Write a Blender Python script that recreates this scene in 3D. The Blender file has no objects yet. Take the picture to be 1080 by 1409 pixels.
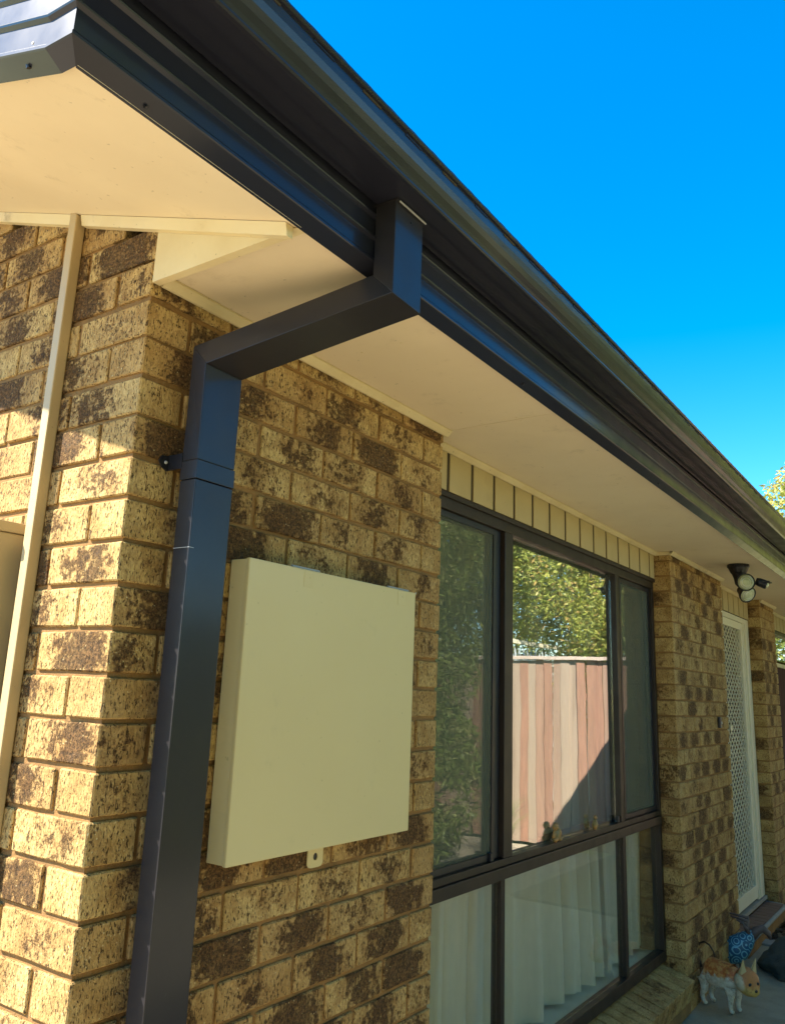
import bpy, bmesh, math, random
from mathutils import Vector, Matrix, noise
random.seed(7)
sc = bpy.context.scene
C = sc.collection

# ------------------------------------------------------------------ camera
cam = bpy.data.cameras.new("camera")
co = bpy.data.objects.new("camera", cam); C.objects.link(co)
YAW, PITCH, ROLL = 0.6091, 1.8065, 0.0387
co.matrix_world = (Matrix.Translation((1.3271, -0.9905, 1.6149)) @ Matrix.Rotation(YAW, 4, 'Z')
                   @ Matrix.Rotation(PITCH, 4, 'X') @ Matrix.Rotation(ROLL, 4, 'Z'))
cam.sensor_fit = 'HORIZONTAL'; cam.sensor_width = 36.0
cam.lens = 36.0 * 1125.6 / 1080.0
cam.shift_y = -23.35 / 1080.0
cam.clip_start = 0.02; cam.clip_end = 500
sc.camera = co

# ------------------------------------------------------------------ light
SUN = Vector((-1.0, -1.0, 1.405)).normalized()
ELEV = math.asin(SUN.z); ROTZ = math.atan2(SUN.x, SUN.y)
w = bpy.data.worlds.new("World"); sc.world = w; w.use_nodes = True
wt = w.node_tree; wt.nodes.clear()
sky = wt.nodes.new('ShaderNodeTexSky'); sky.sky_type = 'NISHITA'; sky.sun_disc = False
sky.sun_elevation = ELEV; sky.sun_rotation = ROTZ % (2 * math.pi)
sky.altitude = 200; sky.air_density = 1.0; sky.dust_density = 0.05; sky.ozone_density = 2.6
hs = wt.nodes.new('ShaderNodeHueSaturation'); hs.inputs['Saturation'].default_value = 1.48
hs.inputs['Hue'].default_value = 0.497
bg = wt.nodes.new('ShaderNodeBackground'); bg.inputs['Strength'].default_value = 0.105
wo = wt.nodes.new('ShaderNodeOutputWorld')
wt.links.new(sky.outputs[0], hs.inputs['Color']); wt.links.new(hs.outputs[0], bg.inputs['Color'])
wt.links.new(bg.outputs[0], wo.inputs['Surface'])
sl = bpy.data.lights.new("sun", 'SUN'); sl.energy = 4.8; sl.angle = math.radians(0.53); sl.color = (1.0, 0.92, 0.79)
so = bpy.data.objects.new("sun", sl); C.objects.link(so)
so.rotation_euler = (-SUN).to_track_quat('-Z', 'Y').to_euler()
sc.view_settings.view_transform = 'Standard'; sc.view_settings.look = 'None'
sc.view_settings.exposure = 1.9; sc.view_settings.gamma = 1.0
sc.view_settings.use_curve_mapping = False
sc.cycles.max_bounces = 10; sc.cycles.diffuse_bounces = 6; sc.cycles.transparent_max_bounces = 16

# ------------------------------------------------------------------ material helpers
class NT:
    def __init__(s, name):
        s.m = bpy.data.materials.new(name); s.m.use_nodes = True
        s.t = s.m.node_tree; s.t.nodes.clear()
        s.out = s.t.nodes.new('ShaderNodeOutputMaterial')
    def n(s, typ, **kw):
        nd = s.t.nodes.new(typ)
        for k, v in kw.items():
            if k == 'inp':
                for a, b in v.items():
                    if isinstance(b, bpy.types.NodeSocket): s.t.links.new(b, nd.inputs[a])
                    else: nd.inputs[a].default_value = b
            else: setattr(nd, k, v)
        return nd
    def math(s, op, a, b=0.0, c=None, clamp=False):
        nd = s.n('ShaderNodeMath', operation=op, use_clamp=clamp, inp={0: a, 1: b})
        if c is not None:
            if isinstance(c, bpy.types.NodeSocket): s.t.links.new(c, nd.inputs[2])
            else: nd.inputs[2].default_value = c
        return nd.outputs[0]
    def ramp(s, v, lo, hi, a=0.0, b=1.0):
        nd = s.n('ShaderNodeMapRange', interpolation_type='SMOOTHSTEP',
                 inp={'Value': v, 'From Min': lo, 'From Max': hi, 'To Min': a, 'To Max': b})
        return nd.outputs[0]
    def mix(s, f, a, b):
        nd = s.n('ShaderNodeMix', data_type='RGBA')
        for i, v in ((0, f), (6, a), (7, b)):
            if isinstance(v, bpy.types.NodeSocket): s.t.links.new(v, nd.inputs[i])
            else: nd.inputs[i].default_value = (tuple(v) + (1,)) if (i and len(v) == 3) else v
        return nd.outputs[2]
    def noise(s, vec, scale, detail=3, rough=.55, dist=0):
        return s.n('ShaderNodeTexNoise', inp={'Vector': vec, 'Scale': scale, 'Detail': detail, 'Roughness': rough, 'Distortion': dist}).outputs[0]
    def coords(s, rnd=True, stretch=None):
        tc = s.n('ShaderNodeTexCoord').outputs['Object']
        oi = s.n('ShaderNodeObjectInfo')
        v = tc
        if rnd:
            r = s.n('ShaderNodeVectorMath', operation='SCALE', inp={0: (37.1, 91.7, 53.3)})
            s.t.links.new(oi.outputs['Random'], r.inputs[3])
            v = s.n('ShaderNodeVectorMath', operation='ADD', inp={0: tc, 1: r.outputs[0]}).outputs[0]
        return tc, v, oi.outputs['Random']
    def scl(s, v, xyz):
        return s.n('ShaderNodeVectorMath', operation='MULTIPLY', inp={0: v, 1: xyz}).outputs[0]
    def bsdf(s, col, rough=.6, spec=.4, bump=None, dist=.001, strength=1.0, metal=0.0, extra=None):
        p = s.n('ShaderNodeBsdfPrincipled')
        def put(k, v):
            if isinstance(v, bpy.types.NodeSocket): s.t.links.new(v, p.inputs[k])
            else: p.inputs[k].default_value = (tuple(v) + (1,)) if (isinstance(v, (tuple, list)) and len(v) == 3) else v
        put('Base Color', col); put('Roughness', rough); put('Specular IOR Level', spec); put('Metallic', metal)
        for k, v in (extra or {}).items(): put(k, v)
        if bump is not None:
            b = s.n('ShaderNodeBump', inp={'Height': bump, 'Distance': dist, 'Strength': strength})
            s.t.links.new(b.outputs[0], p.inputs['Normal'])
        return p
    def done(s, sh):
        s.t.links.new(sh.outputs[0] if hasattr(sh, 'outputs') else sh, s.out.inputs['Surface']); return s.m

def mat_brick(name, dark=0.0):
    k = NT(name); tc, v, r = k.coords()
    sep = k.n('ShaderNodeSeparateXYZ', inp={0: tc})
    r2 = k.math('FRACT', k.math('MULTIPLY', r, 13.37)); r3 = k.math('FRACT', k.math('MULTIPLY', r, 71.9))
    r4 = k.math('FRACT', k.math('MULTIPLY', r, 29.3))
    # body colour of the clay, with a per-brick tint and faint clouding
    base = k.mix(r2, (.575, .400, .155), (.47, .300, .115))
    base = k.mix(k.ramp(r3, .62, 1.0, 0, .55), base, (.61, .45, .19))
    cl = k.noise(v, 16, 3, .6)
    base = k.mix(k.ramp(cl, .38, .66, 0, .75), base, (.33, .19, .06))
    fine = k.noise(k.scl(v, (1, 1, .55)), 160, 3, .7)
    base = k.mix(k.ramp(fine, .42, .60, 0, .46), base, (.25, .150, .055))
    # flashed (burnt) heart of the face: ellipse about the middle third of the stretcher
    ex = k.math('ABSOLUTE', k.math('SUBTRACT', sep.outputs[0], k.math('MULTIPLY', k.math('SUBTRACT', r4, .5), .09)))
    e = k.math('ADD', k.math('POWER', k.math('DIVIDE', ex, .070), 2.0), k.math('POWER', k.math('DIVIDE', sep.outputs[2], .046), 2.0))
    n1 = k.noise(v, 48, 6, .80); n0 = k.noise(v, 13, 3, .6)
    s_ = k.math('ADD', k.math('MULTIPLY', n1, 1.7), k.math('MULTIPLY', n0, .7))
    s_ = k.math('SUBTRACT', s_, k.math('MULTIPLY', e, .17))
    s_ = k.math('ADD', s_, k.math('MULTIPLY', k.math('SUBTRACT', r, .62), .44 + dark * .3))
    halo = k.ramp(s_, .78 - dark * .12, 1.20 - dark * .12)
    core = k.ramp(s_, 1.03 - dark * .12, 1.24 - dark * .12)
    base = k.mix(k.math('MULTIPLY', halo, .66), base, (.215, .105, .036))
    n2 = k.noise(v, 150, 4, .8)
    dk = k.mix(k.ramp(n2, .45, .62), (.022, .012, .008), (.175, .080, .030))
    dk = k.mix(k.ramp(k.noise(v, 21, 2), .58, .68, 0, .3), dk, (.075, .066, .060))
    base = k.mix(k.math('MULTIPLY', core, k.ramp(n2, .38, .60, .82, .42)), base, dk)
    # wire-cut pits and drag cracks
    pv = k.scl(v, (1, 1, .38))
    p1 = k.noise(pv, 290, 2, .5, .4); p2 = k.noise(pv, 135, 3, .6, .9)
    pits = k.math('MAXIMUM', k.ramp(p1, .605, .65), k.ramp(p2, .63, .67))
    pitc = k.math('MULTIPLY', pits, .9)
    base = k.mix(pitc, base, (.070, .042, .018))
    # pale grog / quartz specks
    vo = k.n('ShaderNodeTexVoronoi', inp={'Vector': v, 'Scale': 120, 'Randomness': 1.0})
    sp = k.math('MULTIPLY', k.ramp(vo.outputs['Distance'], .14, .24, 1, 0),
                k.ramp(k.n('ShaderNodeSeparateColor', inp={0: vo.outputs['Color']}).outputs[0], .84, .87))
    base = k.mix(k.math('MULTIPLY', sp, .75), base, (.62, .50, .26))
    h = k.math('SUBTRACT', k.math('MULTIPLY', fine, .8), k.math('MULTIPLY', pits, 1.6))
    h = k.math('ADD', h, k.math('MULTIPLY', k.math('MULTIPLY', core, n2), 1.6))
    h = k.math('ADD', h, k.math('MULTIPLY', cl, .8))
    return k.done(k.bsdf(base, .86, .25, h, .0046, 1.0))

def mat_mortar():
    k = NT('raked mortar'); tc = k.n('ShaderNodeTexCoord').outputs['Object']
    c = k.mix(k.ramp(k.noise(tc, 9, 4), .35, .65), (.30, .165, .060), (.22, .125, .05))
    f = k.noise(tc, 260, 4, .7)
    c = k.mix(k.ramp(f, .5, .72, 0, .5), c, (.34, .24, .13))
    return k.done(k.bsdf(c, .95, .15, k.math('ADD', f, k.math('MULTIPLY', k.noise(tc, 60), 2.0)), .002, .8))

def mat_paint(name, c1, c2, rough=.6, stain=None, spec=.35, sc1=2.2, amt=.5, bump=.0004):
    k = NT(name); tc, v, r = k.coords(rnd=True)
    c = k.mix(k.ramp(k.noise(v, sc1, 4, .6), .35, .68), c1, c2)
    if stain:
        st = k.ramp(k.noise(k.scl(v, (1, 1, 1)), 7, 7, .72), .57, .74, 0, amt)
        c = k.mix(st, c, stain)
        sp = k.ramp(k.noise(v, 70, 2, .5), .72, .76, 0, amt)
        c = k.mix(sp, c, tuple(x * .5 for x in stain))
    rr = k.ramp(k.noise(v, 6, 4), .3, .7, rough - .06, rough + .08)
    return k.done(k.bsdf(c, rr, spec, k.noise(v, 120, 3), bump, .5))

def mat_metal(name, col, rough=.3, dust=(.10, .10, .09), damt=.25, spec=.5, coat=0.0, cr=.1):
    k = NT(name); tc, v, r = k.coords()
    d = k.ramp(k.noise(v, 5, 6, .7), .45, .75, 0, damt)
    sp = k.ramp(k.noise(v, 150, 2, .5), .70, .76, 0, damt * 1.6)
    c = k.mix(k.math('MAXIMUM', d, sp), col, dust)
    rr = k.math('ADD', k.ramp(k.noise(v, 9, 4), .3, .7, rough - .05, rough + .07), k.math('MULTIPLY', d, .3))
    return k.done(k.bsdf(c, rr, spec, k.noise(k.scl(v, (1, .25, 1)), 5, 2), .0012, .35 if not coat else .12, extra={'Coat Weight': coat, 'Coat Roughness': cr, 'Coat IOR': 1.5}))

def mat_glass(name, base_refl, tint, ior=1.5, tamt=1.0, grime=.0):
    k = NT(name)
    tc = k.n('ShaderNodeTexCoord').outputs['Object']
    # slow waviness of drawn glass
    b = k.n('ShaderNodeBump', inp={'Height': k.noise(tc, 2.3, 2), 'Distance': .0022, 'Strength': .22})
    bf = k.n('ShaderNodeNewGeometry').outputs['Backfacing']
    fr = k.n('ShaderNodeFresnel', inp={'IOR': k.n('ShaderNodeMapRange', inp={'Value': bf, 'To Min': ior, 'To Max': 1 / ior}).outputs[0]}); k.t.links.new(b.outputs[0], fr.inputs['Normal'])
    gl = k.n('ShaderNodeBsdfGlossy', inp={'Color': (1, 1, 1, 1), 'Roughness': 0.012}); k.t.links.new(b.outputs[0], gl.inputs['Normal'])
    tr = k.n('ShaderNodeBsdfTransparent', inp={'Color': tuple(tint) + (1,)})
    f = k.math('ADD', fr.outputs[0], base_refl, clamp=True)
    mx = k.n('ShaderNodeMixShader', inp={0: f, 1: tr.outputs[0], 2: gl.outputs[0]})
    if grime:
        df = k.n('ShaderNodeBsdfDiffuse', inp={'Color': (.5, .47, .36, 1)})
        g = k.math('MULTIPLY', k.ramp(k.noise(k.scl(tc, (1, 1, .35)), 5, 6, .7), .35, .75), grime)
        mx = k.n('ShaderNodeMixShader', inp={0: g, 1: mx.outputs[0], 2: df.outputs[0]})
    return k.done(mx)

def mat_screen():
    k = NT('insect mesh')
    tr = k.n('ShaderNodeBsdfTransparent', inp={'Color': (1, 1, 1, 1)})
    df = k.n('ShaderNodeBsdfDiffuse', inp={'Color': (.18, .19, .14, 1)})
    return k.done(k.n('ShaderNodeMixShader', inp={0: .31, 1: tr.outputs[0], 2: df.outputs[0]}))

def mat_curtain():
    k = NT('sheer curtain'); tc = k.n('ShaderNodeTexCoord').outputs['Object']
    c = k.mix(k.ramp(k.noise(k.scl(tc, (1, 1, .08)), 20, 3), .35, .7), (.92, .88, .76), (.86, .82, .69))
    df = k.n('ShaderNodeBsdfDiffuse', inp={'Color': c}); tl = k.n('ShaderNodeBsdfTranslucent', inp={'Color': c})
    a = k.n('ShaderNodeMixShader', inp={0: .2, 1: df.outputs[0], 2: tl.outputs[0]})
    tr = k.n('ShaderNodeBsdfTransparent')
    return k.done(k.n('ShaderNodeMixShader', inp={0: .03, 1: a.outputs[0], 2: tr.outputs[0]}))

def mat_leaf(name, a, b, c3):
    k = NT(name)
    g = k.n('ShaderNodeNewGeometry'); r = g.outputs['Random Per Island']
    oi = k.n('ShaderNodeObjectInfo').outputs['Random']
    c = k.mix(r, a, b); c = k.mix(k.ramp(k.math('FRACT', k.math('MULTIPLY', r, 17.3)), .82, .9), c, c3)
    p = k.bsdf(c, .45, .4)
    tl = k.n('ShaderNodeBsdfTranslucent', inp={'Color': c})
    return k.done(k.n('ShaderNodeMixShader', inp={0: .38, 1: p.outputs[0], 2: tl.outputs[0]}))

def mat_wood(name, a, b, c3, rough=.75):
    k = NT(name); tc, v, r = k.coords()
    st = k.scl(v, (1, 1, .05))
    c = k.mix(k.ramp(k.noise(st, 95, 5, .75), .38, .62), a, b)
    c = k.mix(k.ramp(r, .55, .9), c, c3)
    c = k.mix(k.ramp(k.noise(st, 14, 3), .5, .75, 0, .5), c, tuple(x * .6 for x in b))
    return k.done(k.bsdf(c, rough, .25, k.noise(st, 90, 3), .002, .6))

def mat_ground(name, a, b, scl=6, fine=180, bd=.003, rough=.9):
    k = NT(name); tc = k.n('ShaderNodeTexCoord').outputs['Object']
    c = k.mix(k.ramp(k.noise(tc, scl, 6, .65), .35, .68), a, b)
    f = k.noise(tc, fine, 3, .7)
    c = k.mix(k.ramp(f, .45, .75, 0, .4), c, tuple(x * .55 for x in b))
    return k.done(k.bsdf(c, rough, .25, k.math('ADD', f, k.noise(tc, scl * 3, 4)), bd, .8))

M = dict(
    brick=mat_brick('flashed cream clay brick'), brickd=mat_brick('darker flashed clay brick', 1.0), mortar=mat_mortar(),
    cream=mat_paint('cream soffit paint', (.76, .64, .43), (.72, .60, .40), .62, (.42, .33, .20), amt=.38),
    creamt=mat_paint('weathered cream trim paint', (.68, .57, .33), (.62, .50, .27), .6, (.27, .20, .11), sc1=5, amt=.7),
    conduit=mat_paint('tan painted conduit', (.48, .37, .20), (.44, .335, .18), .45, (.3, .22, .12), amt=.25),
    clad=mat_paint('olive cream cladding', (.47, .37, .18), (.42, .33, .155), .6, (.25, .2, .1), amt=.3),
    gap=mat_paint('dark joint backing', (.075, .058, .03), (.06, .045, .025), .9),
    cab=mat_paint('cream powder coat', (.62, .53, .27), (.60, .505, .25), .42, (.42, .36, .2), spec=.4, sc1=1.2, amt=.3, bump=.0002),
    steel=mat_metal('dark slate coated steel', (.015, .016, .025), .36, damt=.0, coat=.55, cr=.12, spec=.12),
    steel2=mat_metal('dark slate coated steel pipe', (.020, .0185, .021), .40, (.07, .07, .065), damt=.12, coat=.32, cr=.15, spec=.2),
    roofm=mat_metal('dark roof sheeting', (.05, .048, .052), .45),
    alu=mat_metal('bronze aluminium frame', (.021, .014, .010), .42, (.05, .04, .03), .10, spec=.35),
    black=mat_metal('black plastic', (.010, .010, .014), .4, (.03, .03, .03), .2),
    zinc=mat_metal('worn zinc', (.42, .42, .40), .35, (.3, .3, .28), .3),
    film=mat_glass('reflective tinted glass', .31, (.86, .90, .84), grime=.10),
    glass=mat_glass('clear window glass', .0, (.95, .96, .93), grime=.05),
    glass2=mat_glass('side window glass', .26, (.60, .64, .60), grime=.08),
    screen=mat_screen(), curtain=mat_curtain(),
    room=mat_paint('dim room paint', (.34, .31, .25), (.30, .27, .22), .8),
    ledge=mat_paint('interior ledge paint', (.72, .72, .62), (.68, .68, .58), .5),
    fence=mat_wood('weathered fence paling', (.40, .215, .15), (.29, .165, .12), (.38, .29, .22)),
    fcap=mat_wood('fence capping', (.62, .50, .42), (.55, .44, .36), (.6, .5, .42)),
    bark=mat_ground('bark', (.16, .12, .08), (.09, .07, .05), 9, 60, .01),
    lawn=mat_ground('lawn soil', (.34, .32, .12), (.25, .23, .09), 4, 60, .01),
    path=mat_ground('concrete path', (.37, .32, .22), (.28, .24, .165), 7, 260, .0015, .8),
    bounce=mat_ground('pale bounce ground', (.44, .39, .29), (.34, .30, .22), 5, 120, .004),
    paving=mat_ground('pale sandstone paving', (.40, .325, .22), (.34, .275, .185), 5, 200, .0015, .8),
    slab=mat_ground('pale concrete edging', (.32, .31, .28), (.26, .25, .22), 9, 200, .001, .8),
    mulch=mat_ground('garden soil', (.06, .045, .03), (.035, .027, .02), 20, 90, .006),
    rock=mat_ground('grey green stone', (.075, .08, .065), (.05, .055, .045), 7, 90, .006, .7),
    leafA=mat_leaf('yellow green leaf', (.30, .36, .06), (.42, .42, .10), (.55, .38, .12)),
    leafB=mat_leaf('mid green leaf', (.20, .28, .06), (.30, .36, .10), (.42, .42, .16)),
    leafC=mat_leaf('hedge leaf', (.16, .24, .05), (.24, .32, .08), (.34, .36, .12)),
    grass=mat_leaf('strappy leaf', (.20, .27, .08), (.32, .36, .14), (.45, .42, .2)),
    pink=mat_leaf('pink petal', (.65, .12, .25), (.7, .2, .32), (.7, .3, .4)),
    maroon=mat_wood('maroon stained timber', (.070, .022, .020), (.050, .017, .017), (.06, .02, .02), .85),
    doorw=mat_wood('dark timber door', (.055, .040, .028), (.045, .03, .02), (.05, .035, .025), .5),
    white=mat_paint('cream door frame paint', (.76, .71, .54), (.72, .67, .50), .4, (.4, .36, .25), amt=.2),
    bluem=mat_paint('pale blue steel', (.55, .62, .64), (.48, .55, .58), .4),
)

# ------------------------------------------------------------------ mesh helpers
class MB:
    def __init__(s): s.v = []; s.f = []
    def box(s, lo, hi):
        b = len(s.v)
        for z in (lo[2], hi[2]):
            for y in (lo[1], hi[1]):
                for x in (lo[0], hi[0]): s.v.append((x, y, z))
        for q in ((0, 2, 3, 1), (4, 5, 7, 6), (0, 1, 5, 4), (2, 6, 7, 3), (0, 4, 6, 2), (1, 3, 7, 5)):
            s.f.append(tuple(b + i for i in q))
        return s
    def hexa(s, pts):            # pts: 4 of one end, 4 of other end, same winding
        b = len(s.v); s.v += [tuple(p) for p in pts]
        for q in ((0, 3, 2, 1), (4, 5, 6, 7), (0, 1, 5, 4), (1, 2, 6, 5), (2, 3, 7, 6), (3, 0, 4, 7)):
            s.f.append(tuple(b + i for i in q))
        return s
    def prism(s, poly, axis, a, b_):    # poly 2D extruded along axis
        n = len(poly); b = len(s.v)
        def mk(u, v, t): return {0: (t, u, v), 1: (u, t, v), 2: (u, v, t)}[axis]
        for t in (a, b_):
            for u, v in poly: s.v.append(mk(u, v, t))
        s.f.append(tuple(b + i for i in range(n))[::-1]); s.f.append(tuple(b + n + i for i in range(n)))
        for i in range(n):
            j = (i + 1) % n; s.f.append((b + i, b + j, b + n + j, b + n + i))
        return s
    def sweep(s, rings, closed=False, cap=False):
        b = len(s.v); n = len(rings[0])
        for r in rings: s.v += [tuple(p) for p in r]
        m = n if closed else n - 1
        for k in range(len(rings) - 1):
            for i in range(m):
                j = (i + 1) % n
                s.f.append((b + k * n + i, b + k * n + j, b + (k + 1) * n + j, b + (k + 1) * n + i))
        if cap:
            s.f.append(tuple(b + i for i in range(n))[::-1]); s.f.append(tuple(b + (len(rings) - 1) * n + i for i in range(n)))
        return s
    def tube(s, pts, rad, seg=8, cap=True):
        rings = []
        pts = [Vector(p) for p in pts]
        for i, p in enumerate(pts):
            t = (pts[min(i + 1, len(pts) - 1)] - pts[max(i - 1, 0)]).normalized()
            a = t.cross(Vector((0.13, 0.21, 1)) if abs(t.z) < .9 else Vector((1, 0.1, 0))).normalized(); b = t.cross(a)
            r = rad[i] if isinstance(rad, (list, tuple)) else rad
            rings.append([p + a * r * math.cos(2 * math.pi * k / seg) + b * r * math.sin(2 * math.pi * k / seg) for k in range(seg)])
        return s.sweep(rings, True, cap)
    def mesh(s, name):
        me = bpy.data.meshes.new(name); me.from_pydata(s.v, [], s.f); me.validate()
        bm = bmesh.new(); bm.from_mesh(me); bmesh.ops.recalc_face_normals(bm, faces=bm.faces); bm.to_mesh(me); bm.free()
        return me
    def build(s, name, mat, parent=None, bevel=0, smooth=False, loc=None):
        me = s.mesh(name)
        if bevel:
            bm = bmesh.new(); bm.from_mesh(me)
            bmesh.ops.bevel(bm, geom=[e for e in bm.edges if len(e.link_faces) == 2 and e.calc_face_angle(0) > .5],
                            offset=bevel, segments=2, profile=.6, affect='EDGES', clamp_overlap=True)
            bm.to_mesh(me); bm.free()
        if smooth:
            for p in me.polygons: p.use_smooth = True
        me.materials.append(mat)
        o = bpy.data.objects.new(name, me); C.objects.link(o)
        if parent: o.parent = parent
        if loc: o.location = loc
        return o

def thing(name, label, cat, loc=(0, 0, 0), group=None):
    o = bpy.data.objects.new(name, None); C.objects.link(o); o.location = loc
    o.empty_display_size = .1
    return tag(o, label, cat, group)
def tag(o, label, cat, group=None):
    o['label'] = label; o['category'] = cat
    if group: o['group'] = group
    return o
def struct(o, kind='structure'):
    o['kind'] = kind; return o

# ------------------------------------------------------------------ ground and paths
G = 0.09
struct(MB().box((-60, -60, -.3), (60, 60, .02)).build('ground', M['lawn']))
struct(MB().box((-1.2, 1.0, .021), (1.55, 5.28, G)).build('path', M['path'], bevel=.006))
struct(MB().box((-6.0, -12, .021), (3.6, .998, G - .004)).build('paving', M['paving']))
struct(MB().box((-.3, 5.283, .021), (.62, 5.42, G + .012)).build('path_edging', M['slab'], bevel=.008))
struct(MB().box((-.3, 5.423, .021), (1.6, 9.8, .075)).build('garden_bed', M['mulch']))
struct(MB().box((1.56, .998, .021), (4.4, 7.6, .07)).build('bounce_yard', M['bounce']))  # unseen yard surface, added pale to bounce sunlight onto the pier and eaves
# bark chips lying on the bed
mb = MB()
for i in range(2600):
    x, y = random.uniform(-.08, .6), random.uniform(5.45, 7.2)
    l, wd = random.uniform(.012, .035), random.uniform(.006, .014); a = random.uniform(0, 6.3); t = random.uniform(-.5, .5)
    dx, dy = math.cos(a), math.sin(a); z = .078 + random.uniform(0, .014)
    pts = [(x + dx * l * sx - dy * wd * sy, y + dy * l * sx + dx * wd * sy, z + t * l * sx) for sx, sy in ((-1, -1), (1, -1), (1, 1), (-1, 1))]
    b = len(mb.v); mb.v += pts; mb.f.append((b, b + 1, b + 2, b + 3))
chips = mb.build('bark_mulch', mat_leaf('bark chip', (.09, .06, .04), (.05, .035, .025), (.22, .17, .11)))
tag(chips, 'loose dark bark chips on the garden bed beyond the concrete path', 'mulch'); chips['kind'] = 'stuff'

# ------------------------------------------------------------------ bricks
Z0 = 2.40; CR = .086
def brick_mesh(i, L=.230, D=.110, H=.076, name='brick'):
    rnd = random.Random(100 + i)
    bm = bmesh.new()
    bmesh.ops.create_cube(bm, size=1)
    bmesh.ops.scale(bm, vec=(L, D, H), verts=bm.verts)
    ed = [e for e in bm.edges if abs((e.verts[0].co - e.verts[1].co).x) > .01]
    bmesh.ops.subdivide_edges(bm, edges=ed, cuts=4)
    bmesh.ops.bevel(bm, geom=[e for e in bm.edges if e.calc_face_angle(0) > .5], offset=.0028, segments=1, affect='EDGES')
    for v in bm.verts:
        n = v.co.normalized()
        k = noise.noise_vector(v.co * 60 + Vector((i * 7.3, 3, 1)))
        v.co += Vector((k.x * .0012, k.y * .0011, k.z * .0017))
    me = bpy.data.meshes.new(name); bm.to_mesh(me); bm.free()
    me.materials.append(M['brick'])
    return me
BM = [brick_mesh(i) for i in range(8)]
HALF = [brick_mesh(20 + i, L=.115) for i in range(3)]
def brick(parent, c, along='y', meshes=BM, flip=True):
    o = bpy.data.objects.new('brick', random.choice(meshes)); C.objects.link(o); o.parent = parent
    r = (math.pi / 2 if along == 'y' else 0) + (math.pi if random.random() < .5 else 0)
    o.rotation_euler = (random.gauss(0, .004), random.gauss(0, .003), r + random.gauss(0, .003))
    j = random.gauss(0, .0009)
    o.location = (c[0] + (j if along == 'y' else random.gauss(0, .001)), c[1] + (j if along == 'x' else random.gauss(0, .001)), c[2] + random.gauss(0, .0008))
    return o
def zc(k): return Z0 - CR * (k + .5)
def core(parent, lo, hi): return MB().box(lo, hi).build('mortar', M['mortar'], parent)
REC = .0065

# gable wall (plane y=0, running along -x)
def rake(x): return 2.44 + .35 * (.385 - x)
gw = thing('brick_wall', 'sunlit brick gable wall around the corner at the left, under the sloping soffit', 'wall')
kmin = -8
for k in range(kmin, 27):
    z = zc(k)
    n = 0
    if k % 2 == 0:   # stretcher on the gable face at the corner
        xs = [-.115 - .240 * i for i in range(7)]; first = None
        for x in xs:
            if z - .038 < rake(x + .1) + .03: brick(gw, (x, .055, z), 'x')
    else:            # the corner brick here belongs to the side wall (its header shows)
        xs = [-.120 - .115 - .240 * i for i in range(7)]
        for x in xs:
            if z - .038 < rake(x + .1) + .03: brick(gw, (x, .055, z), 'x')
mb = MB(); zt = lambda x: rake(x) + .06
mb.prism([(-REC, .0), (-REC, 2.45), (-.10, 2.55), (-4.9, zt(-4.9)), (-4.9, 0)], 1, REC, .10)
mb.build('mortar', M['mortar'], gw)

# side wall panel between the corner and the window (plane x=0, along +y)
sw = thing('brick_wall', 'shaded brick wall panel behind the downpipe and cream cabinet, between the corner and the large window', 'wall')
def panel(par, y0, n_units, ks, depth=1, cornerfirst=None, shift=0):
    L = n_units * .24 - .01
    for k in ks:
        z = zc(k)
        if (k + shift) % 2 == 0:
            brick(par, (-.115, y0 + .055, z), 'x')
            y = y0 + .12
            while y < y0 + L - .13:
                brick(par, (-.055, y + .115, z), 'y'); y += .24
            brick(par, (-.115, y0 + L - .055, z), 'x')
        else:
            y = y0
            while y < y0 + L - .05:
                brick(par, (-.055, y + .115, z), 'y'); y += .24
for k in range(-1, 27):
    z = zc(k)
    if k % 2 == 0:
        ys = [.12 + .115 + .24 * i for i in range(4)]
        for y in ys: brick(sw, (-.055, y, z), 'y')
        brick(sw, (-.115, 1.135, z), 'x')
    else:
        for i in range(5): brick(sw, (-.055, .115 + .24 * i, z), 'y')
core(sw, (-.10, .10, 0), (-REC, 1.19 - REC, 2.455))

pb = thing('brick_wall', 'wide brick pier between the large window and the security screen door', 'wall')
panel(pb, 3.70, 5, range(-1, 27))
core(pb, (-.30, 3.70 + REC, 0), (-REC, 4.88 - REC, 2.455))
pc = thing('brick_wall', 'narrow brick pier beyond the screen door at the right edge', 'wall')
for k in range(-1, 27):
    z = zc(k)
    if k % 2 == 0:
        brick(pc, (-.115, 6.17 + .055, z), 'x'); brick(pc, (-.055, 6.29 + .115, z), 'y'); brick(pc, (-.055, 6.53 + .115, z), 'y')
    else:
        brick(pc, (-.055, 6.17 + .115, z), 'y'); brick(pc, (-.055, 6.41 + .115, z), 'y'); brick(pc, (-.115, 6.65 + .055, z), 'x')
core(pc, (-.20, 6.17 + REC, 0), (-REC, 6.76 - REC, 2.455))

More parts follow.
